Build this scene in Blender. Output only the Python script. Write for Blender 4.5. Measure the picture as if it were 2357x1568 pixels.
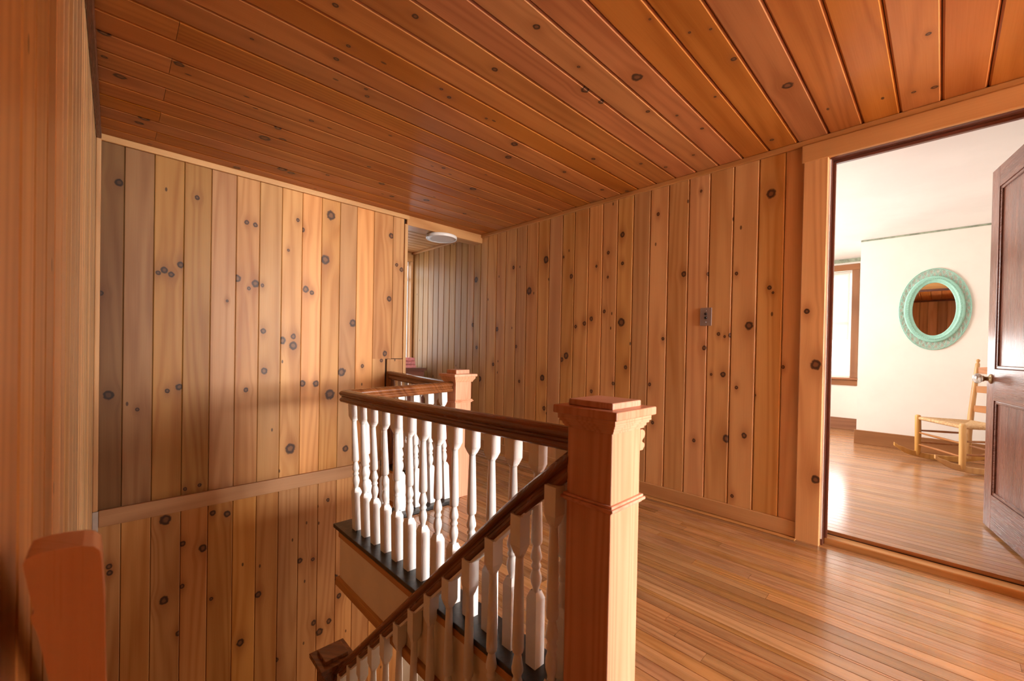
import bpy, bmesh, math, random
from mathutils import Vector, Matrix
random.seed(7)
for o in list(bpy.data.objects): bpy.data.objects.remove(o)
SC = bpy.context.scene
COL = SC.collection
PI = math.pi

# ------------------------------------------------------------------ camera
W, H = 2357, 1568
FPX, CY, YAW, PITCH, ROLL = 952.81, 814.19, 0.76694, -0.008592, 0.01913
_f = Vector((math.sin(YAW)*math.cos(PITCH), math.cos(YAW)*math.cos(PITCH), math.sin(PITCH)))
_r0 = Vector((math.cos(YAW), -math.sin(YAW), 0)); _u0 = _r0.cross(_f)
CR = math.cos(ROLL)*_r0 + math.sin(ROLL)*_u0
CU = -math.sin(ROLL)*_r0 + math.cos(ROLL)*_u0
CF = _f
CAM = Vector((0, 0, 1.0))
cd = bpy.data.cameras.new('camera'); cam = bpy.data.objects.new('camera', cd); COL.objects.link(cam)
cam.matrix_world = Matrix(((CR.x, CU.x, -CF.x, CAM.x), (CR.y, CU.y, -CF.y, CAM.y), (CR.z, CU.z, -CF.z, CAM.z), (0, 0, 0, 1)))
cd.sensor_width = 36; cd.lens = 36*FPX/W; cd.shift_y = (CY-H/2)/W; cd.clip_start = .02
cd.dof.use_dof = True; cd.dof.focus_distance = 2.6; cd.dof.aperture_fstop = 4.5
SC.camera = cam
CYC = SC.cycles
CYC.use_light_tree = False; CYC.max_bounces = 6; CYC.diffuse_bounces = 4; CYC.glossy_bounces = 3; CYC.transmission_bounces = 4; CYC.transparent_max_bounces = 8
def ray(px, py): return CF + (px-W/2)/FPX*CR - (py-CY)/FPX*CU
def hit(px, py, axis, val):
    d = ray(px, py); t = (val-CAM[axis])/d[axis]; return CAM + d*t

# ------------------------------------------------------------------ light
VS = SC.view_settings
VS.view_transform = 'Standard'; VS.look = 'None'; VS.gamma = 1; VS.use_curve_mapping = False
VS.exposure = 0.0
wd = bpy.data.worlds.new('sky'); SC.world = wd; wd.use_nodes = True
wd.node_tree.nodes['Background'].inputs[0].default_value = (.82, .9, 1, 1)
wd.node_tree.nodes['Background'].inputs[1].default_value = 3.0
def area(name, loc, rot, sx, sy, power, col=(1, .97, .93)):
    l = bpy.data.lights.new(name, 'AREA'); l.shape = 'RECTANGLE'; l.size = sx; l.size_y = sy; l.energy = power; l.color = col
    o = bpy.data.objects.new(name, l); COL.objects.link(o); o.location = loc; o.rotation_euler = rot
    return o
area('daylight_hall_window', (2.82, -4.86, 1.4), (PI/2, 0, 0), 2.85, 1.45, 1320)                 # faces +Y
area('daylight_bedroom_window', (4.5, 2.62, 1.4), (-PI/2, 0, 0), 2.0, 1.5, 165)                 # faces -Y
area('daylight_bedroom_far_window', (7.06, 1.25, 1.4), (0, PI/2, 0), 1.5, 1.0, 65)                # faces -X
area('daylight_corridor_window', (2.3, 4.82, 1.5), (-PI/2, 0, 0), .9, 1.4, 7)
area('added_lower_fill', (2.80, 2.3, -1.3), (0, PI/2, 0), 1.2, 1.2, 30, (1, .66, .36))                    # added warm light to lift the lower stairwell, behind a made-up window

# ------------------------------------------------------------------ node helpers
class NT:
    def __init__(s, nt): s.nt = nt; s.n = nt.nodes; s.l = nt.links
    def node(s, typ, **kw):
        n = s.n.new(typ)
        for k, v in kw.items(): setattr(n, k, v)
        return n
    def put(s, sock, v):
        if v is None: return
        if isinstance(v, bpy.types.NodeSocket): s.l.new(v, sock)
        else: sock.default_value = v
    def m(s, op, a, b=None, c=None, clamp=False):
        n = s.node('ShaderNodeMath', operation=op, use_clamp=clamp)
        s.put(n.inputs[0], a); s.put(n.inputs[1], b); s.put(n.inputs[2], c); return n.outputs[0]
    def mr(s, v, a, b, c=0., d=1., smooth=True):
        n = s.node('ShaderNodeMapRange', interpolation_type='SMOOTHSTEP' if smooth else 'LINEAR')
        s.put(n.inputs[0], v)
        for i, x in enumerate((a, b, c, d)): s.put(n.inputs[i+1], x)
        return n.outputs[0]
    def comb(s, x, y, z):
        n = s.node('ShaderNodeCombineXYZ')
        for i, v in enumerate((x, y, z)): s.put(n.inputs[i], v)
        return n.outputs[0]
    def sep(s, v):
        n = s.node('ShaderNodeSeparateXYZ'); s.put(n.inputs[0], v); return n.outputs
    def mix(s, f, a, b, blend='MIX'):
        n = s.node('ShaderNodeMix', data_type='RGBA', blend_type=blend)
        s.put(n.inputs[0], f); s.put(n.inputs[6], a); s.put(n.inputs[7], b); return n.outputs[2]
    def noise(s, vec, scale=1., detail=2., rough=.5, dist=0.):
        n = s.node('ShaderNodeTexNoise'); s.put(n.inputs['Vector'], vec)
        n.inputs['Scale'].default_value = scale; n.inputs['Detail'].default_value = detail
        n.inputs['Roughness'].default_value = rough; n.inputs['Distortion'].default_value = dist
        return n.outputs['Fac']
    def attr(s, name):
        n = s.node('ShaderNodeAttribute', attribute_type='OBJECT', attribute_name=name); return n
def C(r, g, b): return (r, g, b, 1.)
def new_mat(name):
    m = bpy.data.materials.new(name); m.use_nodes = True
    t = NT(m.node_tree); b = m.node_tree.nodes['Principled BSDF']; return m, t, b

# knot group: P=(u,w) of the surface point, K=(ku,kw,r)
def knot_group():
    g = bpy.data.node_groups.new('knot', 'ShaderNodeTree')
    for nm, io, st in (('U', 'INPUT', 'NodeSocketFloat'), ('Wc', 'INPUT', 'NodeSocketFloat'), ('K', 'INPUT', 'NodeSocketVector'), ('N', 'INPUT', 'NodeSocketFloat'),
                       ('Core', 'OUTPUT', 'NodeSocketFloat'), ('Ring', 'OUTPUT', 'NodeSocketFloat'), ('Halo', 'OUTPUT', 'NodeSocketFloat'), ('Warp', 'OUTPUT', 'NodeSocketFloat')):
        g.interface.new_socket(nm, in_out=io, socket_type=st)
    t = NT(g); gi = t.node('NodeGroupInput'); go = t.node('NodeGroupOutput')
    k = t.sep(gi.outputs['K']); r = t.m('MAXIMUM', k[2], .0005); on = t.m('GREATER_THAN', k[2], .001)
    du = t.m('DIVIDE', t.m('SUBTRACT', gi.outputs['U'], k[0]), r)
    dw = t.m('DIVIDE', t.m('SUBTRACT', gi.outputs['Wc'], k[1]), t.m('MULTIPLY', r, 1.15))
    d2 = t.m('ADD', t.m('MULTIPLY', du, du), t.m('MULTIPLY', dw, dw))
    ns = gi.outputs['N']
    d = t.m('ADD', t.m('SQRT', d2), t.m('MULTIPLY', t.m('SUBTRACT', ns, .5), .6))
    core = t.m('MULTIPLY', t.mr(d, 1.15, .8), on)
    ring = t.m('MULTIPLY', t.m('MULTIPLY', t.mr(d, 1.35, 1.0), t.mr(d, .35, .8)), on)
    halo = t.m('MULTIPLY', t.m('POWER', 2.718, t.m('MULTIPLY', t.m('ADD', t.m('MULTIPLY', t.m('MULTIPLY', du, du), .22), t.m('MULTIPLY', t.m('MULTIPLY', dw, dw), .06)), -1.)), on)
    warp = t.m('MULTIPLY', t.m('MULTIPLY', t.m('SUBTRACT', gi.outputs['U'], k[0]), t.m('POWER', 2.718, t.m('MULTIPLY', d2, -.09))), on)
    for nm, v in (('Core', core), ('Ring', ring), ('Halo', halo), ('Warp', warp)): t.l.new(v, go.inputs[nm])
    return g
KG = knot_group()

def wood(name, axis='Z', light=(.46, .205, .07), dark=(.30, .115, .034), rough=.36, ring=26., knots=0, vary=.26, coat=0., scale=1., bump=0., fine=.5, spec=.5, wear=0.):
    m, t, b = new_mat(name)
    tc = t.node('ShaderNodeTexCoord'); x, y, z = t.sep(tc.outputs['Object'])
    if axis == 'Z': u = t.m('ADD', x, t.m('MULTIPLY', y, .8)); w = z
    elif axis == 'Y': u = t.m('ADD', x, t.m('MULTIPLY', z, .8)); w = y
    else: u = t.m('ADD', y, t.m('MULTIPLY', z, .8)); w = x
    if knots: u = x
    rnd = t.node('ShaderNodeObjectInfo').outputs['Random']
    r50 = t.m('MULTIPLY', rnd, 57.)
    core = ringm = halo = None; uw = u
    kn = t.noise(t.comb(u, w, r50), 55., 1.) if knots else None
    for i in range(knots):
        g = t.node('ShaderNodeGroup'); g.node_tree = KG
        t.put(g.inputs['U'], u); t.put(g.inputs['Wc'], w); t.put(g.inputs['K'], t.attr('k%d' % i).outputs['Vector']); t.put(g.inputs['N'], kn)
        if core is None: core, ringm, halo = g.outputs['Core'], g.outputs['Ring'], g.outputs['Halo']
        else:
            core = t.m('MAXIMUM', core, g.outputs['Core']); ringm = t.m('MAXIMUM', ringm, g.outputs['Ring']); halo = t.m('MAXIMUM', halo, g.outputs['Halo'])
        uw = t.m('SUBTRACT', uw, t.m('MULTIPLY', g.outputs['Warp'], .75))
    s = scale
    gv = t.comb(t.m('ADD', t.m('MULTIPLY', uw, 5.5*s), r50), r50, t.m('ADD', t.m('MULTIPLY', w, .33*s), r50))
    n1 = t.noise(gv, 1., 1.2, .45, .2)
    rings = t.m('MULTIPLY', t.m('ADD', t.m('SINE', t.m('MULTIPLY', n1, ring*2.2)), 1.), .5)
    rings = t.m('POWER', rings, 1.6)
    fv = t.comb(t.m('ADD', t.m('MULTIPLY', uw, 240.*s), r50), r50, t.m('MULTIPLY', w, 3.5*s))
    fib = t.noise(fv, 1., 2., .6)
    bv = t.comb(t.m('ADD', t.m('MULTIPLY', uw, 6.), r50), r50, t.m('ADD', t.m('MULTIPLY', w, 1.1), r50))
    blot = t.noise(bv, 1., 2., .5)
    mixf = t.m('ADD', t.m('MULTIPLY', rings, .5), t.m('ADD', t.m('MULTIPLY', t.m('SUBTRACT', fib, .5), fine), t.mr(blot, .3, .72, 0., .5)), clamp=True)
    col = t.mix(mixf, C(*light), C(*dark))
    # per-piece tint
    val = t.m('ADD', 1.-vary*.5, t.m('MULTIPLY', rnd, vary))
    hs = t.node('ShaderNodeHueSaturation')
    t.put(hs.inputs['Hue'], t.m('ADD', .496, t.m('MULTIPLY', t.m('FRACT', t.m('MULTIPLY', rnd, 7.31)), .008)))
    t.put(hs.inputs['Saturation'], t.m('ADD', .93, t.m('MULTIPLY', t.m('FRACT', t.m('MULTIPLY', rnd, 3.77)), .12)))
    t.put(hs.inputs['Value'], val); t.put(hs.inputs['Color'], col)
    col = hs.outputs[0]
    if knots:
        col = t.mix(t.m('MULTIPLY', halo, .55), col, C(.26, .085, .022))
        col = t.mix(t.m('MULTIPLY', core, .85), col, C(.15, .062, .026))
        col = t.mix(t.m('MULTIPLY', ringm, .82), col, C(.030, .014, .009))
        # odd small pin knots
        vn = t.node('ShaderNodeTexVoronoi', voronoi_dimensions='2D')
        t.put(vn.inputs['Vector'], t.comb(t.m('ADD', t.m('MULTIPLY', u, 7.), r50), t.m('ADD', t.m('MULTIPLY', w, 3.2), t.m('MULTIPLY', rnd, 211.)), 0.)); vn.inputs['Scale'].default_value = 1.
        vs = t.sep(vn.outputs['Color'])
        pin = t.m('MULTIPLY', t.mr(vn.outputs['Distance'], .05, .03), t.m('GREATER_THAN', vs[0], .86))
        col = t.mix(t.m('MULTIPLY', pin, .8), col, C(.04, .017, .01))
    if wear > 0:
        wn = t.noise(tc.outputs['Object'], 2.3, 5., .62)
        col = t.mix(t.m('MULTIPLY', t.mr(wn, .52, .74), wear), col, C(light[0]*1.15, light[1]*1.25, light[2]*1.35))
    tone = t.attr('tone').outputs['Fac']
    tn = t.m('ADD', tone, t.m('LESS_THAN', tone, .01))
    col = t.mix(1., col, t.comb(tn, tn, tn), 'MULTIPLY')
    t.put(b.inputs['Base Color'], col)
    t.put(b.inputs['Roughness'], t.m('ADD', rough, t.m('MULTIPLY', t.m('SUBTRACT', fib, .5), .16)))
    b.inputs['Specular IOR Level'].default_value = spec
    b.inputs['Coat Weight'].default_value = coat; b.inputs['Coat Roughness'].default_value = .12
    if bump <= 0: return m
    bp = t.node('ShaderNodeBump'); bp.inputs['Strength'].default_value = bump; bp.inputs['Distance'].default_value = .002
    t.put(bp.inputs['Height'], t.noise(t.comb(t.m('MULTIPLY', u, 200.*s), 0., t.m('MULTIPLY', w, 3.*s)), 1., 1.)); t.l.new(bp.outputs[0], b.inputs['Normal'])
    return m

def plain(name, col, rough=.5, metal=0., noise=0., nscale=8., col2=None, spec=.5, bump=0., detail=4.):
    m, t, b = new_mat(name)
    if noise > 0 or col2:
        tc = t.node('ShaderNodeTexCoord'); n = t.noise(tc.outputs['Object'], nscale, detail, .6)
        c2 = col2 or tuple(max(0, c*(1-noise)) for c in col)
        c = t.mix(t.mr(n, .35, .68), C(*col), C(*c2)); t.put(b.inputs['Base Color'], c)
        if bump > 0:
            bp = t.node('ShaderNodeBump'); bp.inputs['Strength'].default_value = bump; bp.inputs['Distance'].default_value = .003
            t.put(bp.inputs['Height'], n); t.l.new(bp.outputs[0], b.inputs['Normal'])
    else: b.inputs['Base Color'].default_value = C(*col)
    b.inputs['Roughness'].default_value = rough; b.inputs['Metallic'].default_value = metal; b.inputs['Specular IOR Level'].default_value = spec
    return m

def glass_mat(name, tint=(1, 1, 1)):
    m = bpy.data.materials.new(name); m.use_nodes = True; t = NT(m.node_tree); t.n.clear()
    out = t.node('ShaderNodeOutputMaterial'); tr = t.node('ShaderNodeBsdfTransparent'); tr.inputs[0].default_value = C(*tint)
    gl = t.node('ShaderNodeBsdfGlossy'); gl.inputs['Roughness'].default_value = .03
    mx = t.node('ShaderNodeMixShader'); mx.inputs[0].default_value = .07
    t.l.new(tr.outputs[0], mx.inputs[1]); t.l.new(gl.outputs[0], mx.inputs[2]); t.l.new(mx.outputs[0], out.inputs[0])
    return m

M = {}
M['pine'] = wood('knotty_pine', 'Z', light=(.60, .30, .100), dark=(.42, .172, .046), knots=6, rough=.45, spec=.24, vary=.34)
M['pinec'] = wood('reddish_ceiling_pine', 'Z', light=(.46, .17, .038), dark=(.32, .10, .018), knots=6, rough=.42, spec=.3, vary=.2)
M['piner'] = wood('golden_right_wall_pine', 'Z', light=(.66, .385, .15), dark=(.49, .245, .08), knots=6, rough=.43, spec=.26, vary=.3)
M['pinel'] = wood('blond_left_wall_pine', 'Z', light=(.74, .49, .24), dark=(.52, .30, .125), knots=3, rough=.4, spec=.35, vary=.4)
for a in 'XYZ': M['bed'+a] = wood('brown_bedroom_trim_'+a, a, light=(.31, .125, .045), dark=(.21, .075, .024), rough=.45, vary=.1)
for a in 'XYZ': M['trim'+a] = wood('pine_trim_'+a, a, light=(.58, .31, .115), dark=(.42, .195, .062), rough=.42, vary=.16, spec=.3)
for a in 'XYZ': M['rail'+a] = wood('mahogany_rail_'+a, a, light=(.26, .092, .032), dark=(.105, .03, .0095), rough=.26, ring=30, vary=.1, fine=.8, coat=.15)
M['newel'] = wood('fir_newel', 'Z', light=(.72, .355, .215), dark=(.56, .235, .12), rough=.36, ring=46, vary=.06, fine=.35, scale=1.6)
for a in 'XYZ': M['dark'+a] = wood('red_brown_door_wood_'+a, a, light=(.19, .068, .04), dark=(.095, .03, .018), rough=.28, ring=30, vary=.1, fine=.9, bump=.12)
M['oak'] = wood('oak_floor_strip', 'Z', light=(.45, .232, .092), dark=(.245, .108, .036), rough=.26, coat=.55, ring=34, vary=.42, fine=.75, scale=1.5, wear=.35)
M['bedoak'] = wood('bedroom_floor_strip', 'Z', light=(.42, .20, .085), dark=(.27, .115, .042), rough=.2, ring=30, vary=.25, fine=.7, scale=1.5)
M['band'] = wood('pale_pine_band', 'X', light=(.46, .25, .11), dark=(.33, .16, .06), rough=.5, vary=.05)
M['white'] = plain('white_paint', (.82, .80, .77), .38, noise=.05, nscale=14)
M['plaster'] = plain('cream_plaster', (.83, .76, .68), .7, noise=.05, nscale=2.5, bump=.04)
M['ceilw'] = plain('white_ceiling_paint', (.84, .80, .76), .75, noise=.06, nscale=1.6)
M['fascia'] = plain('cream_fascia_board', (.84, .73, .60), .65, noise=.07, nscale=6)
M['black'] = plain('worn_black_paint', (.012, .013, .014), .33, col2=(.035, .030, .026), nscale=46, bump=.25, detail=8)
M['backing'] = plain('dark_backing', (.035, .015, .007), .9)
M['dark'] = plain('black_gap', (.008, .005, .004), .9)
M['steel'] = plain('brushed_switch_plate', (.34, .29, .28), .42, metal=.6)
M['knobblack'] = plain('black_bakelite', (.01, .008, .008), .25)
M['mint'] = plain('mint_green_plastic', (.33, .62, .50), .5, noise=.12, nscale=60)
M['mirror'] = plain('mirror_silver', (.92, .92, .92), .02, metal=1.)
M['chair'] = wood('honey_maple_chair', 'Z', light=(.66, .36, .11), dark=(.47, .22, .055), rough=.35, ring=22, vary=.06)
M['slat'] = wood('chair_slat_wood', 'X', light=(.42, .17, .05), dark=(.30, .11, .03), rough=.4, vary=.05)
M['rush'] = plain('rush_seat', (.60, .38, .19), .7, col2=(.42, .23, .09), nscale=70)
M['brass'] = plain('aged_brass', (.30, .21, .12), .35, metal=.9)
M['glass'] = glass_mat('window_glass')
M['crystal'] = plain('crystal_knob', (.85, .85, .83), .05); 
_b = M['crystal'].node_tree.nodes['Principled BSDF']; _b.inputs['Transmission Weight'].default_value = .7; _b.inputs['IOR'].default_value = 1.5
M['shade'] = plain('roller_shade_fabric', (.80, .74, .66), .8, noise=.04, nscale=40)
_b = M['shade'].node_tree.nodes['Principled BSDF']; _b.inputs['Transmission Weight'].default_value = .25
M['greenline'] = plain('old_green_paint', (.36, .40, .29), .8, noise=.4, nscale=20)
M['post'] = wood('orange_stained_post', 'Z', light=(.78, .42, .22), dark=(.66, .31, .14), rough=.3, ring=12, vary=.05)
M['pink'] = plain('pink_cloth', (.70, .25, .24), .9, noise=.3, nscale=30)
M['greypanel'] = plain('pale_grey_paint', (.44, .37, .31), .5, noise=.1, nscale=10)
M['diff'] = plain('white_diffuser', (.66, .61, .57), .45)
M['plateW'] = plain('white_plastic', (.80, .77, .73), .35)

# ------------------------------------------------------------------ mesh helpers
def link(o, parent=None):
    COL.objects.link(o)
    if parent: o.parent = parent
    return o
def empty(name, loc=(0, 0, 0), rotz=0.):
    o = bpy.data.objects.new(name, None); COL.objects.link(o); o.empty_display_size = .1
    o.location = loc; o.rotation_euler = (0, 0, rotz); return o
def tag(o, label=None, cat=None, group=None, kind=None):
    if label: o['label'] = label
    if cat: o['category'] = cat
    if group: o['group'] = group
    if kind: o['kind'] = kind
    return o
class MB:
    def __init__(s): s.v = []; s.f = []; s.sm = []
    def add(s, vs, fs, smooth=False):
        k = len(s.v); s.v += [tuple(v) for v in vs]
        for f in fs: s.f.append(tuple(i+k for i in f)); s.sm.append(smooth)
    def box(s, x0, x1, y0, y1, z0, z1):
        v = [(x, y, z) for z in (z0, z1) for y in (y0, y1) for x in (x0, x1)]
        s.add(v, [(0, 2, 3, 1), (4, 5, 7, 6), (0, 1, 5, 4), (2, 6, 7, 3), (0, 4, 6, 2), (1, 3, 7, 5)]); return s
    def prism(s, poly, frame, length, smooth=False):
        """poly (a,b) extruded along frame z by length; frame=Matrix with columns a,b,dir + origin"""
        n = len(poly)
        v = [frame @ Vector((a, b, 0)) for a, b in poly] + [frame @ Vector((a, b, length)) for a, b in poly]
        fs = [(i, (i+1) % n, n+(i+1) % n, n+i) for i in range(n)]
        s.add(v, fs, smooth); s.add(v, [tuple(range(n))[::-1], tuple(range(n, 2*n))]); return s
    def lathe(s, prof, segs=16, o=(0, 0, 0), mat=None, smooth=True):
        n = len(prof); v = []; fs = []
        for r, z in prof:
            for k in range(segs):
                a = 2*PI*k/segs; p = Vector((r*math.cos(a), r*math.sin(a), z))
                if mat: p = mat @ p
                v.append(p+Vector(o))
        for i in range(n-1):
            for k in range(segs):
                fs.append((i*segs+k, i*segs+(k+1) % segs, (i+1)*segs+(k+1) % segs, (i+1)*segs+k))
        s.add(v, fs, smooth)
        s.add(v, [tuple(range(segs))[::-1], tuple((n-1)*segs+k for k in range(segs))]); return s
    def tube(s, pts, radii, segs=8, closed=False, smooth=True):
        pts = [Vector(p) for p in pts]; n = len(pts)
        if not hasattr(radii, '__len__'): radii = [radii]*n
        v = []; fs = []; prev = None
        for i, p in enumerate(pts):
            if closed: d = pts[(i+1) % n]-pts[i-1]
            else: d = pts[min(i+1, n-1)]-pts[max(i-1, 0)]
            d.normalize()
            if prev is None:
                up = Vector((0, 0, 1)) if abs(d.z) < .9 else Vector((1, 0, 0))
                a = d.cross(up).normalized()
            else: a = (prev-d*prev.dot(d)).normalized()
            prev = a; b = d.cross(a)
            for k in range(segs):
                t = 2*PI*k/segs; v.append(p+(a*math.cos(t)+b*math.sin(t))*radii[i])
        m = n if closed else n-1
        for i in range(m):
            j = (i+1) % n
            for k in range(segs): fs.append((i*segs+k, i*segs+(k+1) % segs, j*segs+(k+1) % segs, j*segs+k))
        s.add(v, fs, smooth)
        if not closed: s.add(v, [tuple(range(segs))[::-1], tuple((n-1)*segs+k for k in range(segs))])
        return s
    def sweep(s, prof, path, smooth=False, up=Vector((0, 0, 1))):
        """prof (side,height) swept along a polyline with mitred corners; side is to the right of travel"""
        path = [Vector(p) for p in path]; n = len(path); m = len(prof); v = []; fs = []
        for i, p in enumerate(path):
            d1 = (path[i]-path[i-1]) if i > 0 else None; d2 = (path[i+1]-path[i]) if i < n-1 else None
            def side(d): return Vector((d.y, -d.x, 0)).normalized()
            if d1 is None: sd = side(d2)
            elif d2 is None: sd = side(d1)
            else:
                a, b = side(d1), side(d2); sd = (a+b).normalized(); sd = sd/max(.3, sd.dot(a))
            for a, h in prof: v.append(p+sd*a+up*h)
        for i in range(n-1):
            for k in range(m): fs.append((i*m+k, i*m+(k+1) % m, (i+1)*m+(k+1) % m, (i+1)*m+k))
        s.add(v, fs, smooth); s.add(v, [tuple(range(m)), tuple((n-1)*m+k for k in range(m))[::-1]]); return s
    def mesh(s, name, mat=None):
        me = bpy.data.meshes.new(name); me.from_pydata(s.v, [], s.f); me.validate()
        if len(me.polygons) == len(s.sm): me.polygons.foreach_set('use_smooth', s.sm)
        bm = bmesh.new(); bm.from_mesh(me); bmesh.ops.recalc_face_normals(bm, faces=bm.faces); bm.to_mesh(me); bm.free()
        if mat: me.materials.append(M[mat] if isinstance(mat, str) else mat)
        return me
    def obj(s, name, mat, parent=None, bevel=0., mw=None):
        o = bpy.data.objects.new(name, s.mesh(name, mat)); link(o, parent)
        if mw is not None: o.matrix_world = mw
        if bevel > 0:
            md = o.modifiers.new('bevel', 'BEVEL'); md.width = bevel; md.segments = 2; md.limit_method = 'ANGLE'
        return o
def boxo(name, mat, parent, *b, bevel=0.): return MB().box(*b).obj(name, mat, parent, bevel)
def struct(o): o['kind'] = 'structure'; return o
def frame(o, a, b, c):
    return Matrix(((a[0], b[0], c[0], o[0]), (a[1], b[1], c[1], o[1]), (a[2], b[2], c[2], o[2]), (0, 0, 0, 1)))

# boards: local x across, local z along, front face at local y = -t
BM = {}
def board_mesh(w, L, t, ch, gap):
    key = (round(w, 4), round(L, 4), t, ch, gap)
    if key not in BM:
        h = w/2-gap
        poly = [(-h, 0), (-h, -t+ch), (-h+ch, -t), (h-ch, -t), (h, -t+ch), (h, 0)]
        BM[key] = MB().prism(poly, Matrix.Identity(4), L).mesh('board')
    return BM[key]
BOARDS = {}
def board(surf, parent, mat, org, ax, ay, az, w, L, t=.018, ch=.004, gap=.0008, name='board', tone=1.):
    me = board_mesh(w, L, t, ch, gap)
    if not me.materials: me.materials.append(None)
    o = bpy.data.objects.new(name, me); link(o, parent)
    o.material_slots[0].link = 'OBJECT'; o.material_slots[0].material = M[mat]
    o.matrix_world = frame(org, ax, ay, az)
    o['tone'] = float(tone)
    BOARDS.setdefault(surf, []).append([o, w, L, 0])
    return o
def add_knots(surf, axis, val, pts, rs=1.):
    for px, py, r in pts:
        p = hit(px, py, axis, val); dist = (p-CAM).dot(CF); rr = r*dist/FPX*rs*.8
        for rec in BOARDS[surf]:
            o, w, L, n = rec
            q = o.matrix_world.inverted() @ p
            if -w/2 <= q.x <= w/2 and 0 <= q.z <= L:
                if n < 6: o['k%d' % n] = (q.x, q.z, rr); rec[3] += 1
                break

X, Y, Z = (1, 0, 0), (0, 1, 0), (0, 0, 1)
nX, nY, nZ = (-1, 0, 0), (0, -1, 0), (0, 0, -1)
XR, YB, XL, ZC = 2.70, 3.28, -.077, 2.163
ZLOW = -2.6
BT = .018

# ================================================================== SETTING: hall shell
# ---- right wall (with the bedroom door)
DY0, DY1, DZ = -.38, .42, 2.04
YN0 = -1.05
mb = MB()
mb.box(XR+BT, 2.80, DY1, 4.75, -.02, 2.5).box(XR+BT, 2.80, YN0, DY0, -.02, 2.5).box(XR+BT, 2.80, DY0, DY1, DZ, 2.5)
wall_right = struct(mb.obj('wall_right', 'plaster'))
edges = [.53, .625, .755, .891, 1.03, 1.162, 1.299, 1.432, 1.562, 1.692, 1.822, 1.952, 2.091, 2.218, 2.362, 2.492, 2.632, 2.766, 2.910, 3.041, 3.179, 3.285]
e = 3.285
while e < 4.6: e += .1085; edges.append(min(e, 4.62))
for i in range(len(edges)-1):
    a, b = edges[i], edges[i+1]
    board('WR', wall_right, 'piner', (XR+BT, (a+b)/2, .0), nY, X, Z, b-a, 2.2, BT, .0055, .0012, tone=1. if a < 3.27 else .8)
y = DY0-.12
while y > -.98: board('WR', wall_right, 'piner', (XR+BT, y-.0675, 0), nY, X, Z, .135, 2.2, BT, .0055, .0012); y -= .135
# ---- far wall across the stairwell
WBX = [-.077, .040, .171, .312, .450, .587, .723, .862, .997, 1.134, 1.272, 1.407, 1.551, 1.722, 1.827]
mb = MB().box(-.2, 1.865, YB+BT, YB+.11, ZLOW, 2.5).box(1.865, 2.75, YB+BT, YB+.11, ZLOW, -.3).box(1.865, XR+BT, YB+BT, YB+.11, 2.085, 2.5)
wall_back = struct(mb.obj('wall_back', 'backing'))
tones = [.36, .54, .58, .63, .64, .86, .8, .95, 1.1, 1.06, .98, 1.08, 1.02, 1.05]  # left boards are browner, and some shade is also put into their tone
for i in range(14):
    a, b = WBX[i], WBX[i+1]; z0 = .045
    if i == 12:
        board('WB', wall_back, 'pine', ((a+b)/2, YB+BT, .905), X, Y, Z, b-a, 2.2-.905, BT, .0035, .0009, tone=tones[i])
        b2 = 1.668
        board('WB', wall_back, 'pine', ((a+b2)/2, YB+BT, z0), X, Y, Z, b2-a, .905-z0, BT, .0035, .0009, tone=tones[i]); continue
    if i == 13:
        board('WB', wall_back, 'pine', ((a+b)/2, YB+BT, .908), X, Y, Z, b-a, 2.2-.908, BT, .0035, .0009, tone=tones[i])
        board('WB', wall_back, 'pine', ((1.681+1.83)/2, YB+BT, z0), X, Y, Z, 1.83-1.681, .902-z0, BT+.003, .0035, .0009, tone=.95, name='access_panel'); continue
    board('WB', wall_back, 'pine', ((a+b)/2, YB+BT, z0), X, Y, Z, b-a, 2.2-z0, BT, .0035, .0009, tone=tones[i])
lowX = WBX[:] + [1.96, 2.1, 2.24, 2.38, 2.52, 2.66]
for i in range(len(lowX)-1):
    a, b = lowX[i], lowX[i+1]
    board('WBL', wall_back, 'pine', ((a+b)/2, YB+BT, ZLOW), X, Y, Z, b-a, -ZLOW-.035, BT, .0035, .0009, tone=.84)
tb = boxo('trim_1', 'band', None, -.052, 1.63, YB-.022, YB, -.042, .053, bevel=.004); struct(tb)
tb = boxo('trim_2', 'trimX', None, XL, 1.865, YB-.02, YB, 2.125, 2.163, bevel=.006); struct(tb)
tb = boxo('trim_3', 'trimZ', None, XL, XL+.022, YB-.022, YB, .05, 2.13, bevel=.006); struct(tb)
tb = boxo('trim_4', 'trimZ', None, 1.827, 1.856, YB-.012, YB+.115, -.02, 2.085, bevel=.003); struct(tb)
tb = boxo('trim_5', 'trimX', None, 1.845, XR, YB-.014, YB+.115, 2.078, 2.1625, bevel=.003); struct(tb)
struct(boxo('trim_19', 'greypanel', None, XL, -.053, YB-.022, YB, ZLOW, .05, bevel=.003))
# ---- left wall beside the camera
wall_left = struct(MB().box(-.2, XL-BT, -.6, YB+.12, ZLOW, 2.5).obj('wall_left', 'backing'))
y = -.58; i = 0
while y < YB-.02:
    wdt = (.128, .14, .118, .135)[i % 4]; b2 = min(y+wdt, YB)
    board('WL', wall_left, 'pinel', (XL-BT, (y+b2)/2, .0), Y, nX, Z, b2-y, 2.2, BT, .009, .0015, tone=1.); y = b2; i += 1
lowl = boxo('lower_panel', 'greypanel', wall_left, XL-BT, XL, .62, YB, ZLOW, -.006); lowl.data.materials[0] = M['trimY']
struct(boxo('trim_6', 'darkY', None, XL, XL+.022, -.5, YB-.02, 2.13, 2.163, bevel=.004))
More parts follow.
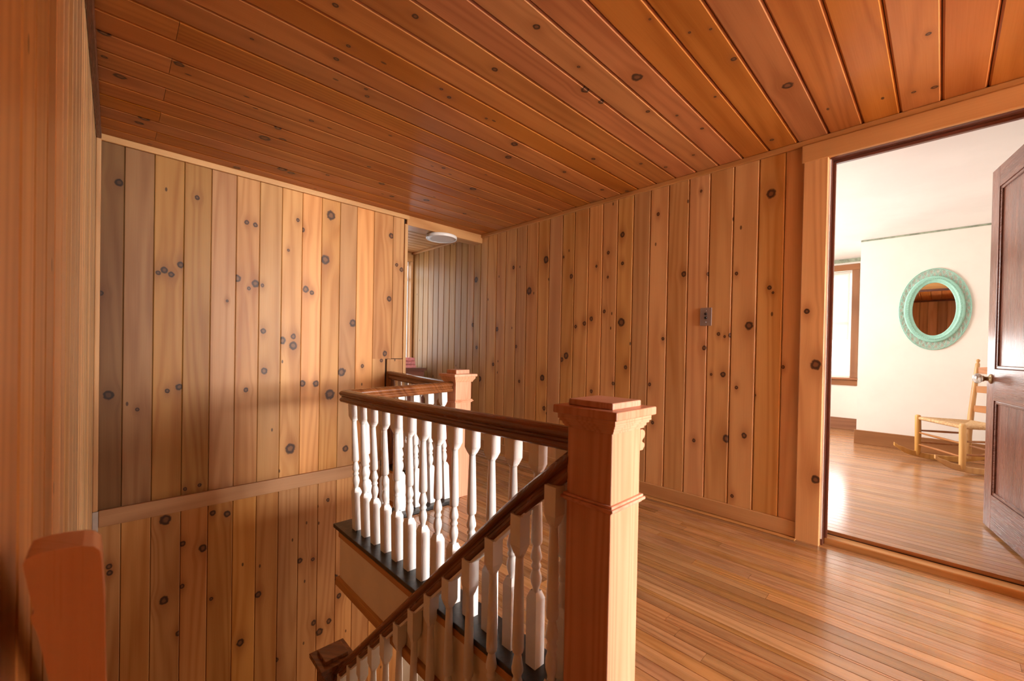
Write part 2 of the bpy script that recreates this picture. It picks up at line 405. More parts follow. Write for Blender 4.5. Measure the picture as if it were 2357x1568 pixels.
# ---- added nook behind the camera and rear of the hall
YH, YN = -4.6, -1.05          # rear wall, corner where the hall widens behind the camera
wall_front_added = struct(MB().box(-.2, 1.12, -.64, -.55, -.02, 2.5).box(1.03, 1.12, YH-.1, -.55, -.02, 2.5).obj('wall_front_added', 'trimZ'))  # unseen return wall, its edge set to shade the far wall's left end
HW = (1.45, 4.2, .75, 2.0)   # rear window opening x0,x1,z0,z1
mb = MB().box(1., HW[0], YH-.12, YH, -.02, 2.5).box(HW[1], 4.75, YH-.12, YH, -.02, 2.5).box(HW[0], HW[1], YH-.12, YH, -.02, HW[2]).box(HW[0], HW[1], YH-.12, YH, HW[3], 2.5)
wall_rear = struct(mb.obj('wall_rear', 'trimZ'))
struct(MB().box(4.65, 4.75, YH, YN, -.02, 2.5).obj('wall_rear_side', 'trimZ'))
struct(MB().box(1.1, 4.75, YH-.1, -.64, ZC, 2.3).obj('ceiling_rear', 'pinec'))
struct(MB().box(1.1, 4.75, YH-.1, -.64, -.27, 0).obj('floor_rear', 'oak'))
def window(name, axis, plane, a0, a1, z0, z1, inward, frame_mat, bars=(.5,), casing=.09, sill=True, st=.05):
    """window in a wall normal to axis; inward=+1/-1 side of the room"""
    e = struct(empty(name, (plane if axis == 0 else (a0+a1)/2, (a0+a1)/2 if axis == 0 else plane, z0)))
    def bx(nm, mat, a, b, d0, d1, c, d, bev=.004, par=e):
        lo, hi = sorted((plane+inward*d0, plane+inward*d1))
        m = MB().box(lo, hi, a, b, c, d) if axis == 0 else MB().box(a, b, lo, hi, c, d)
        o = m.obj(nm, mat, None, bev); o.parent = par; o.matrix_parent_inverse = par.matrix_world.inverted() if par is e else Matrix.Identity(4); return o
    bpy.context.view_layer.update()
    v = frame_mat+'Z'; h = frame_mat+('Y' if axis == 0 else 'X')
    bx('casing', v, a0-casing, a0, 0, .022, z0-.02, z1); bx('casing', v, a1, a1+casing, 0, .022, z0-.02, z1)
    bx('head_casing', h, a0-casing, a1+casing, 0, .025, z1, z1+casing)
    if sill:
        bx('sill', h, a0-casing-.02, a1+casing+.02, 0, .06, z0-.045, z0-.02); bx('apron', h, a0-casing, a1+casing, 0, .02, z0-.12, z0-.045)
    bx('sash_stile', 'white', a0, a0+st, -.075, -.04, z0, z1); bx('sash_stile', 'white', a1-st, a1, -.075, -.04, z0, z1)
    bx('sash_rail', 'white', a0+st, a1-st, -.075, -.04, z0, z0+.055); bx('sash_rail', 'white', a0+st, a1-st, -.075, -.04, z1-.05, z1)
    zs = [z0+.055]
    for b in bars:
        zb = z0+(z1-z0)*b; bx('sash_rail', 'white', a0+st, a1-st, -.075, -.04, zb-.02, zb+.02); zs += [zb-.02, zb+.02]
    zs.append(z1-.05)
    for k in range(0, len(zs), 2): bx('pane', 'glass', a0+st, a1-st, -.06, -.056, zs[k], zs[k+1], 0)
    return e
window('window_3', 1, YH, HW[0], HW[1], HW[2], HW[3], 1, 'trim', casing=.07)
# ---- ceiling
ceiling = struct(MB().box(-.2, 2.8, -.64, YB+.1, ZC+BT, 2.3).obj('ceiling', 'backing'))
k = -17
while True:
    a = 1.796+.1365*k; b = min(a+.1365, YB+.01)
    if a >= YB-.01: break
    xa, xb = (XL-.01, XR+.01)
    segs = [(xa, .165), (.165, xb)] if (k >= 1 and k % 2 == 1) else [(xa, xb)]
    for (s0, s1) in segs:
        board('CE', ceiling, 'pinec', (s0, (a+b)/2, ZC+BT), Y, Z, X, b-a, s1-s0-.0015, BT, .007, .0012, tone=1.)
    k += 1
struct(boxo('trim_7', 'trimY', None, XR-.02, XR, -1.04, YB, 2.132, 2.163, bevel=.005))
# corridor ceiling beyond the opening
ceil2 = struct(MB().box(1.2, 2.8, YB+.1, 4.8, 2.208, 2.4).obj('ceiling_2', 'backing')); 
yy = YB+.11
while yy < 4.6:
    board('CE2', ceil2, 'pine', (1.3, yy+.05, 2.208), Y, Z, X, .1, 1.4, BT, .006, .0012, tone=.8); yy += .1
struct(boxo('trim_8', 'trimY', None, XR-.025, XR, YB+.12, 4.6, 2.165, 2.19, bevel=.004))
# corridor end wall with window, side wall
CW = (1.9, 2.662, .66, 2.08)
mb = MB().box(1.2, CW[0], 4.62, 4.74, -.02, 2.4).box(CW[1], 2.8, 4.62, 4.74, -.02, 2.4).box(CW[0], CW[1], 4.62, 4.74, -.02, CW[2]).box(CW[0], CW[1], 4.62, 4.74, CW[3], 2.4)
wall_end = struct(mb.obj('wall_end', 'trimZ'))
struct(MB().box(1.2, 1.3, YB+.11, 4.62, -.02, 2.4).obj('wall_corridor', 'trimZ'))
window('window_2', 1, 4.62, CW[0], CW[1], CW[2], CW[3], -1, 'trim', bars=(.845,), casing=.03, st=.012)
# ---- floor
XE = .897               # edge of the stair opening
mb = MB()
mb.box(-.2, XE+.02, -.64, .60, -.27, -.0185).box(XE+.02, 1.66, -.64, 2.28, -.27, -.0185).box(1.66, 2.8, -.64, 4.75, -.27, -.0185).box(1.2, 1.66, YB+.11, 4.75, -.27, -.0185)
floor = struct(mb.obj('floor', 'fascia'))
rs = random.Random(3); sw = .0572
def strips(surf, parent, mat, x0, x1, ya, yb, ztop, lens=(1.1, 2.3), name='strip'):
    x = x0
    while x < x1-.004:
        w = min(sw, x1-x); y = ya-rs.uniform(0, 1.6)
        while y < yb-.005:
            L = rs.uniform(*lens); a = max(y, ya); b = min(y+L, yb)
            if b-a > .02: board(surf, parent, mat, (x+w/2, a, ztop-BT), X, nZ, Y, w, b-a-.0008, BT, .0012, .0005, name=name, tone=rs.uniform(.88, 1.1))
            y += L
        x += sw
strips('FL', floor, 'oak', 1.035, 1.635, -.64, 2.175, 0., (1.1, 2.4))
strips('FL', floor, 'oak', 1.76, 2.74, -.64, 4.6, 0., (1.3, 3.0))
strips('FL', floor, 'oak', 1.635, 1.76, -.64, 2.235, 0., (1.2, 2.4))
strips('FL', floor, 'oak', XL, 1.035, -.55, .60, 0., (.8, 1.4))
# base trim on the right wall
struct(boxo('baseboard_right', 'trimY', None, XR-.016, XR, .53, 4.6, .006, .092, bevel=.004))
struct(boxo('trim_9', 'trimY', None, XR-.05, XR-.001, .53, 4.6, 0, .005, bevel=.002))
# stair opening fascias
fa = struct(MB().box(XE, XE+.02, .775, 2.245, -.25, -.028).obj('trim_10', 'fascia'))
struct(boxo('trim_11', 'trimY', None, XE-.012, XE+.02, .775, 2.245, -.028, -.001, bevel=.003))
struct(boxo('trim_12', 'trimY', None, XE-.018, XE+.02, .775, 2.262, -.292, -.25, bevel=.003))
struct(MB().box(XE+.02, 1.65, 2.28, 2.30, -.29, -.001).obj('trim_13', 'fascia'))
struct(MB().box(1.645, 1.665, 2.30, YB, -.25, -.022).obj('trim_14', 'fascia'))
struct(boxo('trim_15', 'trimY', None, 1.638, 1.665, 2.30, YB, -.29, -.25, bevel=.003))
struct(boxo('trim_16', 'trimY', None, 1.638, 1.665, 2.30, YB, -.022, -.001, bevel=.002))
# lower level shell
LWN = (1.7, 2.9, -1.9, -.7)
struct(MB().box(2.6, 2.72, .5, LWN[0], ZLOW, -.27).box(2.6, 2.72, LWN[1], YB+.1, ZLOW, -.27).box(2.6, 2.72, LWN[0], LWN[1], ZLOW, LWN[2]).box(2.6, 2.72, LWN[0], LWN[1], LWN[3], -.27).obj('wall_lower', 'fascia'))
window('window_added', 0, 2.6, *LWN, -1, 'trim')  # unseen window added to let the stairwell fill light in
struct(MB().box(-.2, 2.72, .5, .6, ZLOW, -.27).obj('wall_under', 'fascia'))
struct(MB().box(-.2, 2.72, .5, YB+.1, ZLOW-.1, ZLOW).obj('floor_lower', 'bedoak'))

# ================================================================== bedroom
BZ, BC, XM, XF = .05, 2.272, 5.89, 6.88
mb = MB().box(XM, XF+.12, YN, .635, 0, 2.5)
wall_mirror = struct(mb.obj('wall_bedroom', 'plaster'))
BW = (.82, 1.7, .745, 2.12)
mb = MB().box(XF, XF+.12, .635, BW[0], 0, 2.5).box(XF, XF+.12, BW[1], 2.6, 0, 2.5).box(XF, XF+.12, BW[0], BW[1], 0, BW[2]).box(XF, XF+.12, BW[0], BW[1], BW[3], 2.5)
struct(mb.obj('wall_bedroom_far', 'plaster'))
window('window_1', 0, XF, BW[0], BW[1], BW[2], BW[3], -1, 'bed', casing=.075)
SW = (3.55, 5.45, .7, 2.05)
mb = MB().box(2.8, SW[0], 2.4, 2.52, 0, 2.5).box(SW[1], 7., 2.4, 2.52, 0, 2.5).box(SW[0], SW[1], 2.4, 2.52, 0, SW[2]).box(SW[0], SW[1], 2.4, 2.52, SW[3], 2.5)
struct(mb.obj('wall_bedroom_side', 'plaster'))
window('window_4', 1, 2.4, SW[0], SW[1], SW[2], SW[3], -1, 'bed')
struct(MB().box(2.718, 7., YN, YN+.1, -.02, 2.5).obj('wall_bedroom_near', 'plaster'))
ceil_b = struct(MB().box(2.8, 7., YN, 2.5, BC, 2.5).obj('ceiling_bedroom', 'ceilw'))
struct(boxo('trim_17', 'greenline', None, XM-.004, XM, YN+.1, .635, BC-.018, BC-.002))
struct(boxo('trim_18', 'greenline', None, XF-.004, XF, .635, 2.4, BC-.05, BC-.002))
floor_b = struct(MB().box(2.815, 7., YN, 2.5, -.27, BZ-.0185).obj('floor_bedroom', 'backing'))
x = 2.82
while x < XF:
    w = min(.0572, XF-x); board('FB', floor_b, 'bedoak', (x+w/2, YN+.1, BZ-BT), X, nZ, Y, w, 2.4-YN-.1, BT, .0012, .0005, name='strip'); x += .0572
struct(boxo('baseboard_bedroom', 'bedY', None, XM-.018, XM, YN+.1, .653, BZ, BZ+.15, bevel=.004))
struct(boxo('baseboard_bedroom_far', 'bedY', None, XF-.018, XF, .66, 2.4, BZ, BZ+.15, bevel=.004))

# ---- bedroom door: frame, sill and open leaf
d1 = struct(empty('door_1', (2.75, .02, 0)))
bpy.context.view_layer.update()
def kid(o, p):
    o.parent = p; o.matrix_parent_inverse = p.matrix_world.inverted(); return o
board('CA', d1, 'piner', (XR+BT, (DY1+.012+.532)/2, 0), nY, X, Z, .108, 2.04, .042, .003, .0005, name='casing', tone=1.05)
kid(boxo('casing', 'trimZ', None, XR-.024, XR+BT, DY0-.12, DY0-.012, 0, 2.045, bevel=.003), d1)
kid(boxo('head_casing', 'trimY', None, XR-.028, XR+BT, DY0-.14, .545, 2.037, 2.131, bevel=.004), d1)
kid(boxo('plaster_edge', 'white', None, XR-.006, XR+.02, DY1+.001, DY1+.012, .035, DZ-.01), d1)
kid(boxo('jamb', 'darkZ', None, XR+.005, 2.81, DY1-.001, DY1+.02, 0, DZ), d1)
kid(boxo('jamb', 'darkZ', None, XR+.005, 2.81, DY0-.02, DY0+.001, 0, DZ), d1)
kid(boxo('head_jamb', 'darkY', None, XR-.01, 2.81, DY0, DY1, DZ-.004, DZ+.02), d1)
kid(boxo('door_stop', 'darkY', None, 2.745, 2.765, DY0, DY1, DZ-.02, DZ-.004, bevel=.002), d1)
kid(boxo('door_stop', 'darkZ', None, 2.745, 2.765, DY1-.014, DY1-.001, .03, DZ-.02, bevel=.002), d1)
kid(boxo('sill', 'trimY', None, 2.745, 2.818, DY0, DY1, -.01, .03, bevel=.006), d1)
for s, nm in ((DY1, 0), (DY0-.12, 1)):
    kid(boxo('inner_casing', 'trimZ', None, 2.80, 2.82, s, s+.12, BZ, DZ+.02, bevel=.003), d1)
kid(boxo('inner_head_casing', 'trimY', None, 2.80, 2.822, DY0-.13, DY1+.13, DZ+.01, DZ+.12, bevel=.003), d1)
LW = .80
dv = Vector((.979, .203, 0)).normalized(); nv = Vector((-dv.y, dv.x, 0))
leafM = frame((2.812, -.362, .062), dv, nv, Z)
def leafbox(nm, mat, x0, x1, y0, y1, z0, z1, par=None, bevel=.002):
    o = MB().box(x0, x1, y0, y1, z0, z1).obj(nm, mat, None, bevel)
    if par is None: o.matrix_world = leafM; kid(o, d1)
    else: o.matrix_world = leafM; bpy.context.view_layer.update(); kid(o, par)
    return o
leaf = leafbox('leaf', 'darkZ', 0, .105, -.018, .018, 0, 2.0)      # hinge stile carries the rest
bpy.context.view_layer.update()
leafbox('stile', 'darkZ', LW-.105, LW, -.018, .018, 0, 2.0, leaf)
leafbox('rail', 'darkX', .105, LW-.105, -.018, .018, 0, .19, leaf)
leafbox('rail', 'darkX', .105, LW-.105, -.018, .018, .71, .885, leaf)
leafbox('rail', 'darkX', .105, LW-.105, -.018, .018, 1.885, 2.0, leaf)
leafbox('panel', 'darkZ', .105, LW-.105, -.006, .006, .19, .71, leaf)
leafbox('panel', 'darkZ', .105, LW-.105, -.006, .006, .885, 1.885, leaf)
for z0, z1 in ((.19, .71), (.885, 1.885)):
    m = MB()
    for (a, b, c, d) in ((.105, .123, z0, z1), (LW-.123, LW-.105, z0, z1), (.123, LW-.123, z0, z0+.018), (.123, LW-.123, z1-.018, z1)):
        m.box(a, b, -.014, .014, c, d)
    o = m.obj('panel_moulding', 'darkX', None, .004); o.matrix_world = leafM; kid(o, leaf)
kx, kz = LW-.06, .828
for sgn in (1, -1):
    R = Matrix.Rotation(-PI/2*sgn, 4, 'X')
    def at(m_): o_ = m_; o_.matrix_world = leafM @ Matrix.Translation((kx, .018*sgn, kz)) @ R; kid(o_, leaf); return o_
    at(MB().lathe([(.027, 0), (.027, .003), (.022, .007), (.013, .01), (.011, .02), (.013, .026), (.017, .03), (.017, .034)], 20).obj('knob_neck', 'brass'))
    at(MB().lathe([(.016, .034), (.026, .042), (.029, .052), (.026, .062), (.016, .068), (.002, .069)], 12, smooth=False).obj('glass_knob', 'crystal'))
leafbox('lock_edge', 'brass', LW-.0005, LW+.001, -.01, .01, .74, .92, leaf, 0)
for z0 in (.2, 1.0, 1.75): kid(boxo('hinge', 'brass', None, 2.796, 2.812, -.372, -.352, z0, z0+.09), d1)

# knots read off the boards
add_knots('WB', 1, YB, [(274, 420, 8), (454, 455, 5), (762, 496, 10), (749, 598, 10), (231, 675, 6), (250, 910, 10), (675, 796, 9), (675, 775, 6), (650, 784, 8), (812, 744, 8), (786, 857, 9), (759, 908, 11), (886, 814, 6), (878, 830, 4), (834, 843, 4), (901, 543, 6), (924, 621, 5), (913, 610, 4), (896, 688, 6), (686, 507, 4), (697, 529, 5), (664, 576, 3), (523, 693, 3), (378, 622, 7), (394, 632, 6), (416, 610, 7), (364, 628, 5), (412, 891, 7), (385, 900, 5), (354, 882, 4), (546, 641, 8), (588, 653, 8), (573, 664, 4), (568, 512, 5), (588, 518, 5), (704, 666, 7), (718, 674, 5), (696, 883, 7), (727, 883, 7), (608, 854, 7), (566, 898, 5), (606, 762, 6), (316, 943, 4), (405, 1107, 4), (426, 1126, 4), (459, 1117, 4), (573, 1083, 5), (668, 1033, 11), (795, 1033, 7), (604, 657, 4)])
add_knots('WBL', 1, YB, [(381, 1197, 11), (490, 1181, 6), (523, 1183, 7), (467, 1262, 8), (420, 1252, 6), (251, 1304, 6), (252, 1319, 6), (377, 1383, 9), (419, 1350, 5), (553, 1480, 8), (594, 1369, 7), (411, 1458, 6), (486, 1379, 4), (722, 1434, 6), (757, 1430, 6), (735, 1455, 8), (771, 1330, 7), (780, 1372, 6), (690, 1291, 6), (720, 1288, 4), (755, 1151, 4), (636, 1520, 5)])
add_knots('WR', 0, XR, [(1096, 644, 6), (1088, 748, 4), (1104, 872, 6), (1257, 598, 8), (1218, 670, 8), (1144, 758, 5), (1248, 870, 7), (1188, 798, 3.5), (1303, 819, 7), (1293, 828, 5), (1252, 940, 5), (1315, 636, 5), (1361, 734, 5), (1345, 745, 5), (1325, 752, 4), (1400, 582, 4), (1399, 638, 3), (1391, 717, 4), (1433, 540, 6), (1433, 606, 4), (1430, 742, 9), (1440, 846, 4.5), (1411, 883, 4), (1361, 901, 4), (1515, 493, 4), (1574, 631, 6), (1630, 631, 4), (1526, 780, 4), (1495, 885, 4), (1502, 973, 4), (1621, 801, 5), (1654, 769, 4), (1681, 772, 5), (1668, 775, 3), (1724, 750, 9), (1695, 630, 4), (1771, 662, 5), (1779, 674, 3), (1664, 862, 6), (1637, 862, 3), (1695, 892, 4), (1672, 1010, 9), (1641, 1016, 4), (1713, 1003, 6), (1597, 1014, 4), (1685, 1142, 4), (1737, 910, 3), (1802, 845, 4), (1775, 446, 10), (1683, 397, 11), (1690, 415, 7), (1614, 440, 3), (1685, 440, 3), (1636, 425, 4), (1182, 616, 4), (1135, 839, 4), (1195, 878, 3.5), (1297, 592, 3), (1373, 613, 3), (1097, 800, 4), (1070, 930, 4)])
add_knots('CE', 2, ZC, [(1235, 62, 10), (1139, 160, 8), (1332, 154, 5), (1347, 207, 12), (1383, 235, 8), (1491, 257, 6), (1689, 136, 8), (1813, 197, 14), (1616, 296, 5), (1558, 266, 4), (1646, 223, 4), (1636, 67, 4), (1587, 75, 4), (1496, 44, 4), (1184, 332, 10), (1170, 362, 9), (1366, 366, 6), (1299, 396, 5), (1532, 385, 5), (1475, 377, 5), (1777, 322, 6), (1596, 357, 4), (1034, 224, 6), (1119, 273, 4), (1021, 387, 5), (1089, 435, 9), (1443, 440, 5), (1386, 437, 5), (1069, 492, 5), (2137, 78, 7), (2151, 201, 8), (2103, 212, 5), (772, 12, 8), (956, 38, 9), (802, 106, 6), (774, 136, 7), (580, 90, 5), (412, 148, 11), (240, 76, 13), (240, 131, 7), (276, 176, 13), (717, 278, 6), (640, 295, 9), (609, 318, 14), (650, 322, 10), (849, 384, 5), (650, 390, 11), (670, 398, 9), (879, 423, 8), (754, 403, 5), (545, 386, 8), (902, 452, 6), (982, 461, 8), (332, 273, 12), (320, 283, 9), (1016, 205, 5), (845, 222, 6), (842, 205, 5), (1466, 178, 15), (1240, 482, 5)], rs=.85)
bpy.context.view_layer.update()
add_knots('CA', 0, XR-.024, [(1877, 840, 11), (1877, 1104, 9), (1857, 717, 6)])

# ================================================================== stairs
st = empty('staircase', (.41, .62, ZLOW))
tag(st, 'steep wooden staircase descending between the left wall and the white balusters', 'staircase')
bpy.context.view_layer.update()
rise, run, y0s = .191, .199, .62
for k in range(1, 8):
    zt = -rise*k; ya = y0s+run*(k-1)
    kid(boxo('riser', 'fascia', None, XL+.03, XE-.075, ya-.012, ya, zt-.03, zt+rise-.03), st)
    kid(boxo('tread', 'trimX', None, XL+.03, XE-.005, ya-.03, ya+run, zt-.03, zt, bevel=.006), st)
zl = -rise*8
kid(boxo('riser', 'fascia', None, XL+.03, XE-.075, y0s+run*7-.012, y0s+run*7, zl, zl+rise-.03), st)
kid(boxo('landing', 'oak', None, XL+.03, 1.0, y0s+run*7, YB-.001, zl-.05, zl), st)
kid(boxo('landing_support', 'fascia', None, XL+.03, .98, y0s+run*7+.02, YB-.001, ZLOW, zl-.05), st)
for k in range(1, 5):
    kid(boxo('tread', 'trimY', None, 1.0+.22*(k-1), 1.02+.22*k, 2.36, YB-.04, zl-rise*k-.03, zl-rise*k, bevel=.006), st)

# ================================================================== newel posts
def newel(cx, cy, s, zb, zt, label, c, blk=None, tilt=None):
    """zt cap top; c = dict of heights measured down from the top"""
    e = empty('newel_post', (cx, cy, zb)); tag(e, label, 'newel post', 'square newel posts')
    h = s/2; top = zt-zb
    def part(nm, mb, bev=.003):
        o = mb.obj(nm, 'newel', e, bev); return o
    part('shaft', MB().box(-h, h, -h, h, 0, top-c[2]), .003)
    o1, o2 = .0105, .0145
    m = MB()
    zc = top-c[4]
    for k, (o, z0, z1) in enumerate(((.006, zc, zc+.006), (.0125, zc+.006, zc+.014), (.008, zc+.014, zc+.021))):
        m.box(-h-o, h+o, -h-o, h+o, z0, z1)
    part('collar', m, .002)
    zm0, zm1 = top-c[2]-.037*c[5], top-c[2]
    m = MB(); n = 6
    prof = [(.005, 0), (.007, .16), (.010, .22), (.0115, .42), (.0165, .6), (.0205, .78), (.0205, 1.)]
    for (oa, ta), (ob, tb_) in zip(prof[:-1], prof[1:]):
        za, zb_ = zm0+(zm1-zm0)*ta, zm0+(zm1-zm0)*tb_
        m.box(-h-ob, h+ob, -h-ob, h+ob, za, zb_)
    part('cap_moulding', m, .0015)
    so = .030*c[5]
    part('cap_slab', MB().box(-h-so, h+so, -h-so, h+so, top-c[2], top-c[1]), .003)
    b = blk or h
    part('cap_block', MB().box(-b, b, -b, b, top-c[1], top), .003)
    return e
N1 = newel(.9685, .636, .14, -.02, .871, 'large square newel post nearest the camera with sunlit front face', (0, .017, .039, .075, .277, 1.))
m = MB().sweep([(-.02, .0), (-.02, .062), (.012, .062), (.018, .054), (.018, .046), (.008, .036), (.008, .03), (.016, .022), (.017, .012), (.012, .0)], [(.07, .03, 0), (.07, -.055, 0)])
for i, v in enumerate(m.v): m.v[i] = (.0705+abs(v[0]-.07)*1.0 if v[0] > .07 else .0685, v[1], v[2])
o = MB().prism([(0, 0), (.011, .0), (.017, .009), (.017, .017), (.008, .024), (.008, .029), (.016, .036), (.019, .045), (.016, .054), (.008, .06), (0, .06)], frame((.07, .065, .752), X, Z, nY) @ Matrix.Diagonal((1.4, .95, 1, 1)), .1345).obj('rail_stub', 'newel', N1)
N2 = newel(1.71, 2.305, .13, -.02, .86, 'distant square newel post between the two far short handrails', (0, .028, .046, .09, .222, 1.0), .056)
N3 = newel(.875, 2.27, .124, zl, -.655, 'dark lower newel post at the foot of the stair handrail', (0, .022, .045, .09, .28, 1.0), .061)
for ch in N3.children:
    ch.data.materials[0] = M['railZ']

# ================================================================== balustrades
RP = [(-.021, 0), (-.026, .005), (-.028, .013), (-.026, .021), (-.020, .026), (-.020, .032), (-.026, .037), (-.030, .045), (-.029, .053), (-.022, .061), (-.010, .066), (0, .067)]
RP = RP + [(-a, b) for a, b in RP[-2::-1]]
BH = .68
def baluster_mesh():
    m = MB(); q = .0205
    def sq(z0, z1, cap):   # square block with shouldered end
        m.box(-q, q, -q, q, z0, z1)
        zz = z1 if cap > 0 else z0
        a = [(-q, -q), (q, -q), (q, q), (-q, q)]; r = .0125
        v = [(x, y, zz) for x, y in a] + [(x*r/q, y*r/q, zz+cap*.022) for x, y in a]
        m.add(v, [(0, 1, 5, 4), (1, 2, 6, 5), (2, 3, 7, 6), (3, 0, 4, 7)])
    sq(0, .205, 1); sq(.612, .68, -1)
    prof = [(.0165, .200), (.0175, .212), (.014, .222), (.0105, .228), (.0115, .236), (.0165, .252), (.0178, .264), (.0165, .276), (.0125, .288), (.0115, .294), (.0155, .298), (.0160, .303), (.0125, .308), (.0125, .316), (.0175, .324), (.0180, .332), (.0150, .346), (.0105, .364), (.0105, .367), (.0165, .370), (.0180, .378), (.0180, .39), (.0165, .45), (.0140, .53), (.0120, .582), (.0120, .584), (.0152, .587), (.0152, .594), (.0125, .597), (.0120, .603), (.0165, .612), (.0185, .620)]
    m.lathe(prof, 14)
    return m.mesh('baluster', 'white')
BME = baluster_mesh()
def baluster(e, x, y, z0, z1, xt=None, yt=None):
    o = bpy.data.objects.new('baluster', BME); link(o, e)
    d = Vector(((xt if xt is not None else x)-x, (yt if yt is not None else y)-y, z1-z0))
    zax = d.normalized(); xax = Vector((1, 0, 0)); xax = (xax-zax*xax.dot(zax)).normalized(); yax = zax.cross(xax)
    Mx = frame((x, y, z0), xax, yax, zax) @ Matrix.Diagonal((1, 1, d.length/BH, 1))
    o.matrix_world = Mx; return o
def rest(e): bpy.context.view_layer.update(); return e
# L-shaped balustrade round the end of the landing
b1 = rest(empty('landing_balustrade', (0, 0, 0)))
tag(b1, 'L-shaped railing of white balusters along the landing with dark near handrail', 'railing', 'stair railings')
path = [(.955, .706, .716), (.955, 1.3, .703), (.945, 1.62, .699), (.925, 2.02, .697), (.924, 2.262, .697), (1.645, 2.292, .713)]
o = MB().sweep(RP, path, smooth=False).obj('handrail', 'railY', b1, .0025)
def railx(y):
    for a, b in zip(path[:-2], path[1:-1]):
        if a[1] <= y <= b[1]:
            t = (y-a[1])/(b[1]-a[1]); return a[0]+(b[0]-a[0])*t, a[2]+(b[2]-a[2])*t
    return path[0][0], path[0][2]
for k in range(14):
    y = .757+.1085*k
    xt, zt = railx(max(y, .71)); baluster(b1, .958, y, .0195, zt+.004, xt, y)
for k in range(6):
    x = 1.045+.107*k; baluster(b1, x, 2.245, .0195, .70+.016*(x-.92)/.72+.004, x, 2.268+.03*(x-.92)/.72)
MB().box(XE-.012, 1.033, .775, 2.32, 0, .02).box(.925, 1.033, .706, .775, 0, .02).box(1.033, 1.645, 2.178, 2.32, 0, .02).obj('base_shoe', 'black', b1, .003)
# short balustrade from the far newel to the wall
b3 = rest(empty('wall_balustrade', (0, 0, 0)))
tag(b3, 'short railing between the far newel post and the knotty wall', 'railing', 'stair railings')
MB().sweep(RP, [(1.70, 2.37, .705), (1.70, 3.235, .735)]).obj('handrail', 'railY', b3, .002)
for k in range(7):
    y = 2.46+.107*k; baluster(b3, 1.705, y, .0195, .709+.03*(y-2.37)/.87, 1.70, y)
boxo('end_post', 'railZ', b3, 1.678, 1.722, 3.195, 3.23, .02, .735, bevel=.003)
boxo('base_shoe', 'black', b3, 1.632, 1.76, 2.37, YB-.001, 0, .02, bevel=.002)
# stair balustrade
b4 = rest(empty('stair_balustrade', (0, 0, 0)))
tag(b4, 'sloping railing of white balusters with dark handrail descending the stairs', 'railing', 'stair railings')
SX = .872
def zr(y): return .4055-.959*(y-1.049)
ya, yb = .712, 2.214
vt = .086
def sxp(y):      # the rail swings slightly outward from the post
    return SX+.01+.045*max(0., 1-(y-.70)/.17)**1.5
ysr = [ya, .74, .77, .81, .86, .95, 1.3, 1.7, yb]
m = MB().sweep([(a*.95, b*vt/.067-vt) for a, b in RP], [(sxp(y), y, zr(y)) for y in ysr])
fr = frame((SX, ya, zr(ya)), nX, Vector((0, .959, 1)).normalized(), Vector((0, 1, -.959)).normalized()); fi = fr.inverted()
m.v = [tuple(fi @ Vector(v)) for v in m.v]
o = m.obj('handrail', 'railZ', b4, .0025); o.matrix_world = fr
m = MB(); hh = []
for end in (ya+.12, yb-.02): hh += [(SX-.012, end, zr(end)-vt), (SX+.022, end, zr(end)-vt), (SX+.022, end, zr(end)-vt-.012), (SX-.012, end, zr(end)-vt-.012)]
m.add(hh, [(0, 1, 5, 4), (1, 2, 6, 5), (2, 3, 7, 6), (3, 0, 4, 7), (0, 3, 2, 1), (4, 5, 6, 7)]); m.obj('rail_fillet', 'white', b4)
for k in range(13):
    y = .741+.1155*k
    if y > 2.19: break
    zt = zr(y)-vt+.012
    kk = max(1, int((y-y0s)/run)+1)
    zb = max(-rise*min(kk, 8), -rise*8) if y > y0s else 0
    baluster(b4, SX+.6*(sxp(y)-SX-.01), y, zb, zt)
# stringer trim beside the treads
m = MB(); vs = []
for end in (.62, y0s+run*7):
    zz = -.959*(end-.62)
    vs += [(XE-.074, end, zz-.33), (XE-.056, end, zz-.33), (XE-.056, end, zz-.10), (XE-.074, end, zz-.10)]
m.add(vs, [(0, 1, 5, 4), (1, 2, 6, 5), (2, 3, 7, 6), (3, 0, 4, 7), (0, 3, 2, 1), (4, 5, 6, 7)]); kid(m.obj('stringer', 'trimY'), st)

# ================================================================== wall handrail end beside the camera
hr = empty('wall_handrail', (-.035, .60, .0)); tag(hr, 'out-of-focus orange wooden rail end standing low against the left wall', 'handrail')
bpy.context.view_layer.update()
yq = .60
def pt(px, py): return hit(px, py, 1, yq)
outline = [(52, 1300), (60, 1286), (90, 1275), (140, 1264), (190, 1257), (216, 1258), (230, 1268), (234, 1290), (241, 1400), (243, 1568), (246, 1660), (135, 1660), (112, 1568), (96, 1500), (84, 1455), (72, 1432), (70, 1420), (78, 1412), (68, 1370), (56, 1322)]
pts = [pt(*p) for p in outline]
loc = [(p.x, p.z) for p in pts]
m = MB().prism(loc, frame((0, yq, 0), X, Z, Y), .05)
o = m.obj('rail_end', 'post', None, .006); kid(o, hr)
o = MB().prism([(a, b-.0) for a, b in loc if b > .68], frame((0, yq+.05, 0), X, Z, Vector((0, 1, -.959))), 1.5).obj('rail', 'post', None, .004); kid(o, hr)
for t in (.25, 1.2): kid(MB().box(XL, -.03, yq+.05+t, yq+.09+t, .64-.959*t, .70-.959*t).obj('bracket', 'brass', None, .003), hr)

